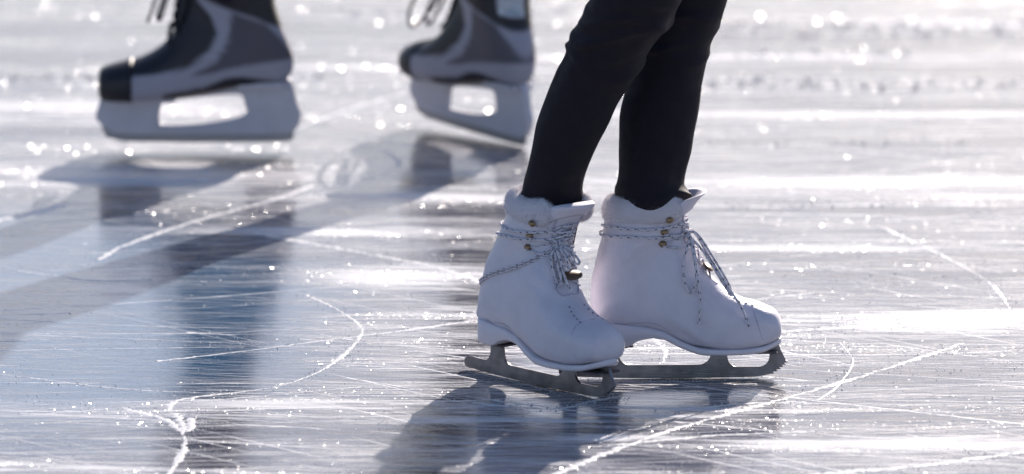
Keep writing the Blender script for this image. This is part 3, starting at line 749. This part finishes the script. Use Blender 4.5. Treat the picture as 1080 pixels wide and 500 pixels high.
# hockey skater behind: ankles rise from the boots
a1 = hk1.matrix_basis @ Vector((.095, 0, .22)); a2 = hk2.matrix_basis @ Vector((.095, 0, .22))
def hleg(a, kx, ky, hipx, hipy, s, ph):
    st = [(a.x, a.y, .235, .050, .046), (a.x, a.y, .262, .054, .050), (a.x - .008, a.y, .30, .056, .054), ((a.x + kx) / 2, (a.y + ky) / 2, .41, .060, .060), (kx, ky, .53, .066, .070),
          ((kx * .6 + hipx * .4), ky * .6 + (hipy + s * .08) * .4, .68, .092, .095), (hipx, hipy + s * .085, .86, .10, .10), (hipx, hipy + s * .08, .94, .09, .09)]
    return limb(st, 90, 32, lambda t, a_, z: .006 * mnoise.noise(Vector((math.cos(a_) * 1.5 + ph, math.sin(a_) * 1.5, z * 14))))
h2x, h2y, h2z = (a1.x + a2.x) / 2 - .01, (a1.y + a2.y) / 2, .90
k1 = (a1.x - .06, a1.y - .02, .53); k2 = (a2.x - .10, a2.y + .02, .53)
pv2 = limb([(h2x, h2y, h2z - .10, .11, .13), (h2x, h2y, h2z - .02, .14, .18), (h2x, h2y, h2z + .08, .14, .18), (h2x, h2y, h2z + .14, .12, .16)], 20, 32)
person('person', (h2x, h2y, h2z), [hleg(a1, k1[0], k1[1], h2x, h2y, -1, 1), hleg(a2, k2[0], k2[1], h2x, h2y, 1, 5), pv2], [(a2.x, a2.y, .26), (a1.x, a1.y, .26)], [k2, k1], [((a2.x + k2[0]) / 2, (a2.y + k2[1]) / 2, .41), ((a1.x + k1[0]) / 2, (a1.y + k1[1]) / 2, .41)], .008,
       'skater in black hockey skates gliding to the left, cut off at the ankles', False, (-.22, 0))

# ------------------------------------------------------------------ ice sheet
def ice_sheet():
    xs = [-300, -20, -4, 4, 20, 300]; ys = [-300, 0, 6, 18, 40, 500]
    V = [(x, y, 0) for y in ys for x in xs]; n = len(xs)
    Fc = [(j * n + i, j * n + i + 1, (j + 1) * n + i + 1, (j + 1) * n + i) for j in range(len(ys) - 1) for i in range(n - 1)]
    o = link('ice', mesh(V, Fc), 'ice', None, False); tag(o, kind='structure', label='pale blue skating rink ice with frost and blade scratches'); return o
ice_o = ice_sheet()

# ------------------------------------------------------------------ snow filled skate marks and loose shavings
mV, mT = [], []; bits = []                                          # bits: centre, size
def mark(pts, width, height, step=.005, big=1.0, gap=.12, spray=1.0, pix=True):
    if pix: width *= 1.15; gap = min(gap, .07)
    P = [G(u, v) for u, v in pts] if pix else [Vector(p) for p in pts]
    Q = np.array(resample([tuple(p) for p in P], step)); n = len(Q)
    d = np.gradient(Q, axis=0); d /= np.linalg.norm(d, axis=1)[:, None] + 1e-9; nrm = np.c_[-d[:, 1], d[:, 0], np.zeros(n)]
    ph = random.random() * 99
    gate = np.array([mnoise.noise(Vector((Q[i, 0] * 9 + ph, Q[i, 1] * 9, 0))) for i in range(n)])
    w = width * (.55 + .9 * rng.random(n)) * np.clip(.8 + gate, .5 if pix else .25, 1.5); h = .35 * height * (.3 + 1.1 * rng.random(n)) * np.clip(.8 + gate, .1, 1.5)
    off = rng.normal(0, width * .12, n)
    base = len(mV)
    for i in range(n):
        c = Q[i] + nrm[i] * off[i]
        for s, hh in ((-.5, -.0003), (-.22, h[i] * .8), (.15, h[i] * rng.uniform(.5, 1)), (.5, -.0003)):
            mV.append(c + nrm[i] * w[i] * s * rng.uniform(.8, 1.2) + np.array((0, 0, hh)))
    for i in range(n - 1):
        if gate[i] < -.42 + gap * 2 - .24 and random.random() < gap * 4: continue
        for j in range(3):
            a, b_, c, e = base + i * 4 + j, base + i * 4 + j + 1, base + i * 4 + 5 + j, base + i * 4 + 4 + j
            mT.append((a, b_, c)); mT.append((a, c, e))
    k_ = int(n * spray)
    for i in rng.integers(0, n, k_):
        bits.append((*(Q[i] + nrm[i] * rng.normal(0, width * 1.1 + .002)), (abs(rng.normal(.0003, .0003)) + .0002) * big))
mark([(322, 311), (345, 321), (365, 332), (381, 346), (378, 358), (358, 378), (330, 395), (290, 408), (240, 415), (205, 419), (184, 424), (178, 433)], .007, .0012, spray=1.5)
mark([(165, 381), (260, 370), (350, 358), (430, 348), (512, 336)], .008, .0012)
mark([(128, 430), (150, 436), (172, 442), (188, 452), (195, 466), (190, 482), (178, 500), (170, 515)], .010, .0022, spray=4)
mark([(186, 436), (191, 446), (196, 455), (203, 450), (200, 441)], .012, .0025, spray=6)
mark([(0, 395), (60, 402), (140, 411), (250, 415), (330, 413)], .006, .0010)
mark([(575, 505), (640, 478), (700, 456), (780, 433), (860, 411), (930, 390), (1015, 362)], .013, .0018, spray=2)
mark([(886, 362), (899, 378), (895, 392), (880, 410), (862, 422)], .004, .0010)
mark([(104, 274), (125, 262), (155, 250), (210, 232), (290, 210), (330, 195)], .013, .0014, spray=2)
mark([(-40, 242), (0, 232), (30, 226), (66, 216)], .02, .0016)
mark([(268, 246), (330, 257), (400, 270), (460, 282), (512, 300), (540, 312)], .016, .0015, spray=2)
mark([(300, 140), (360, 118), (420, 100), (540, 70), (640, 50)], .012, .0012, spray=2)
mark([(330, 150), (395, 157), (418, 168), (416, 178), (380, 190), (290, 204)], .007, .0006, spray=.2)
mark([(930, 240), (990, 268), (1040, 296), (1064, 325), (1060, 345)], .006, .0014)
mark([(840, 502), (960, 492), (1100, 474)], .016, .0018, spray=3)
mark([(655, 338), (690, 358), (702, 374), (690, 390)], .008, .0012)
mark([(560, 350), (600, 344), (700, 340), (860, 338), (1000, 330)], .012, .0014)
mark([(820, 350), (900, 345), (1090, 338)], .02, .0014, spray=3)
mark([(500, 425), (540, 429), (590, 431), (620, 424), (655, 418)], .010, .0030, spray=5, big=1.2)
mark([(600, 402), (660, 402), (740, 402), (822, 398)], .006, .0016, spray=3)
mark([(492, 392), (540, 402), (600, 416), (645, 416)], .004, .0012, spray=3)      # ridge thrown up by the blade
mark([(690, 437), (740, 430), (800, 425), (850, 424)], .010, .0018, spray=4)
mark([(640, 470), (700, 464), (760, 459), (860, 455)], .008, .0014, spray=3)
mark([(20, 286), (60, 291), (100, 296), (160, 295)], .006, .0008, gap=.3)
for v_, l_ in ((24, 760), (26, 900), (88, 750), (90, 860), (57, 620), (12, 320), (80, 0), (84, 560), (34, 780), (150, 700), (216, 720)):       # crumbs heaped along old ridges
    mark([(l_ - 20, v_), (l_ + 110, v_ + 2), (l_ + 230, v_ - 1), (l_ + 340, v_ + 1)], .012, .0012, spray=1.0, big=4 if v_ < 100 else 2)
for i in range(240):                                                # many thin cuts in every direction
    cx, cy = random.uniform(-1.5, 1.5), random.uniform(9.0, 14.6); a = random.gauss(0, .28) if random.random() < .9 else random.uniform(-.9, .9)
    Ln = random.uniform(.25, 1.8); cv = random.gauss(0, .22)
    pts = []
    for s in np.linspace(-.5, .5, 6):
        aa = a + cv * s * Ln; pts.append((cx + math.cos(a) * Ln * s - math.sin(a) * cv * (s * Ln) ** 2, cy + math.sin(a) * Ln * s + math.cos(a) * cv * (s * Ln) ** 2, 0))
    pu = Vector((cx + .68, cy - 10.9, 0))
    if abs(pu.x) < .33 and abs(pu.y) < .6 and random.random() < .75: continue
    wd = random.choice((.002, .003, .003, .005, .009)); mark(pts, wd, random.uniform(.0003, .0009), step=.010, gap=.22, spray=random.choice((0, .15, .5)), pix=False)
mk = link('skate_marks', tri_mesh(np.array(mV), np.array(mT)), 'snow', None, True)
tag(mk, 'white snow filled blade marks cut across the rink ice', None, None, 'stuff')
# loose crystals strewn over the ice, in drifts
N = 170000; X = rng.uniform(-1.6, 1.6, N); Y = rng.uniform(8.8, 14.8, N); keepm = []
for x, y in zip(X, Y):
    q = mnoise.fractal(Vector((x * 1.3, y * 5, 3)), 1, 2, 4) + .8 * mnoise.noise(Vector((x * 4, y * 34, 9)))
    pu = ((x + .72) / .38) ** 2 + ((y - 10.9) / .75) ** 2
    keepm.append(q + rng.normal(0, .14) > (.34 if pu > 1 else .85))
keepm = np.array(keepm); C = np.c_[X, Y, np.zeros(N)][keepm]
S = np.abs(rng.normal(.0002, .00025, len(C))) + .00015
if bits: Bt = np.array(bits); C = np.r_[C, Bt[:, :3]]; S = np.r_[S, Bt[:, 3]]
n = len(C); tet = np.array([(1, 1, 1), (1, -1, -1), (-1, 1, -1), (-1, -1, 1)], float) * .8
A_ = rng.normal(size=(n, 4)); A_ /= np.linalg.norm(A_, axis=1)[:, None]; w, x, y, z = A_.T
Rm = np.stack([np.stack([1 - 2 * (y * y + z * z), 2 * (x * y - z * w), 2 * (x * z + y * w)], 1), np.stack([2 * (x * y + z * w), 1 - 2 * (x * x + z * z), 2 * (y * z - x * w)], 1), np.stack([2 * (x * z - y * w), 2 * (y * z + x * w), 1 - 2 * (x * x + y * y)], 1)], 1)
VV = np.einsum('nij,kj->nki', Rm, tet) * S[:, None, None] + C[:, None, :]; VV[:, :, 2] += (S * .5)[:, None]
TT = (np.arange(n)[:, None, None] * 4 + np.array([(0, 1, 2), (0, 3, 1), (0, 2, 3), (1, 3, 2)])[None]).reshape(-1, 3)
ib = link('ice_shavings', tri_mesh(VV.reshape(-1, 3), TT), 'crystal', None, False)
tag(ib, 'loose glittering ice crystals and shavings scattered on the rink', None, None, 'stuff')
print("bits", n, "mark tris", len(mT))
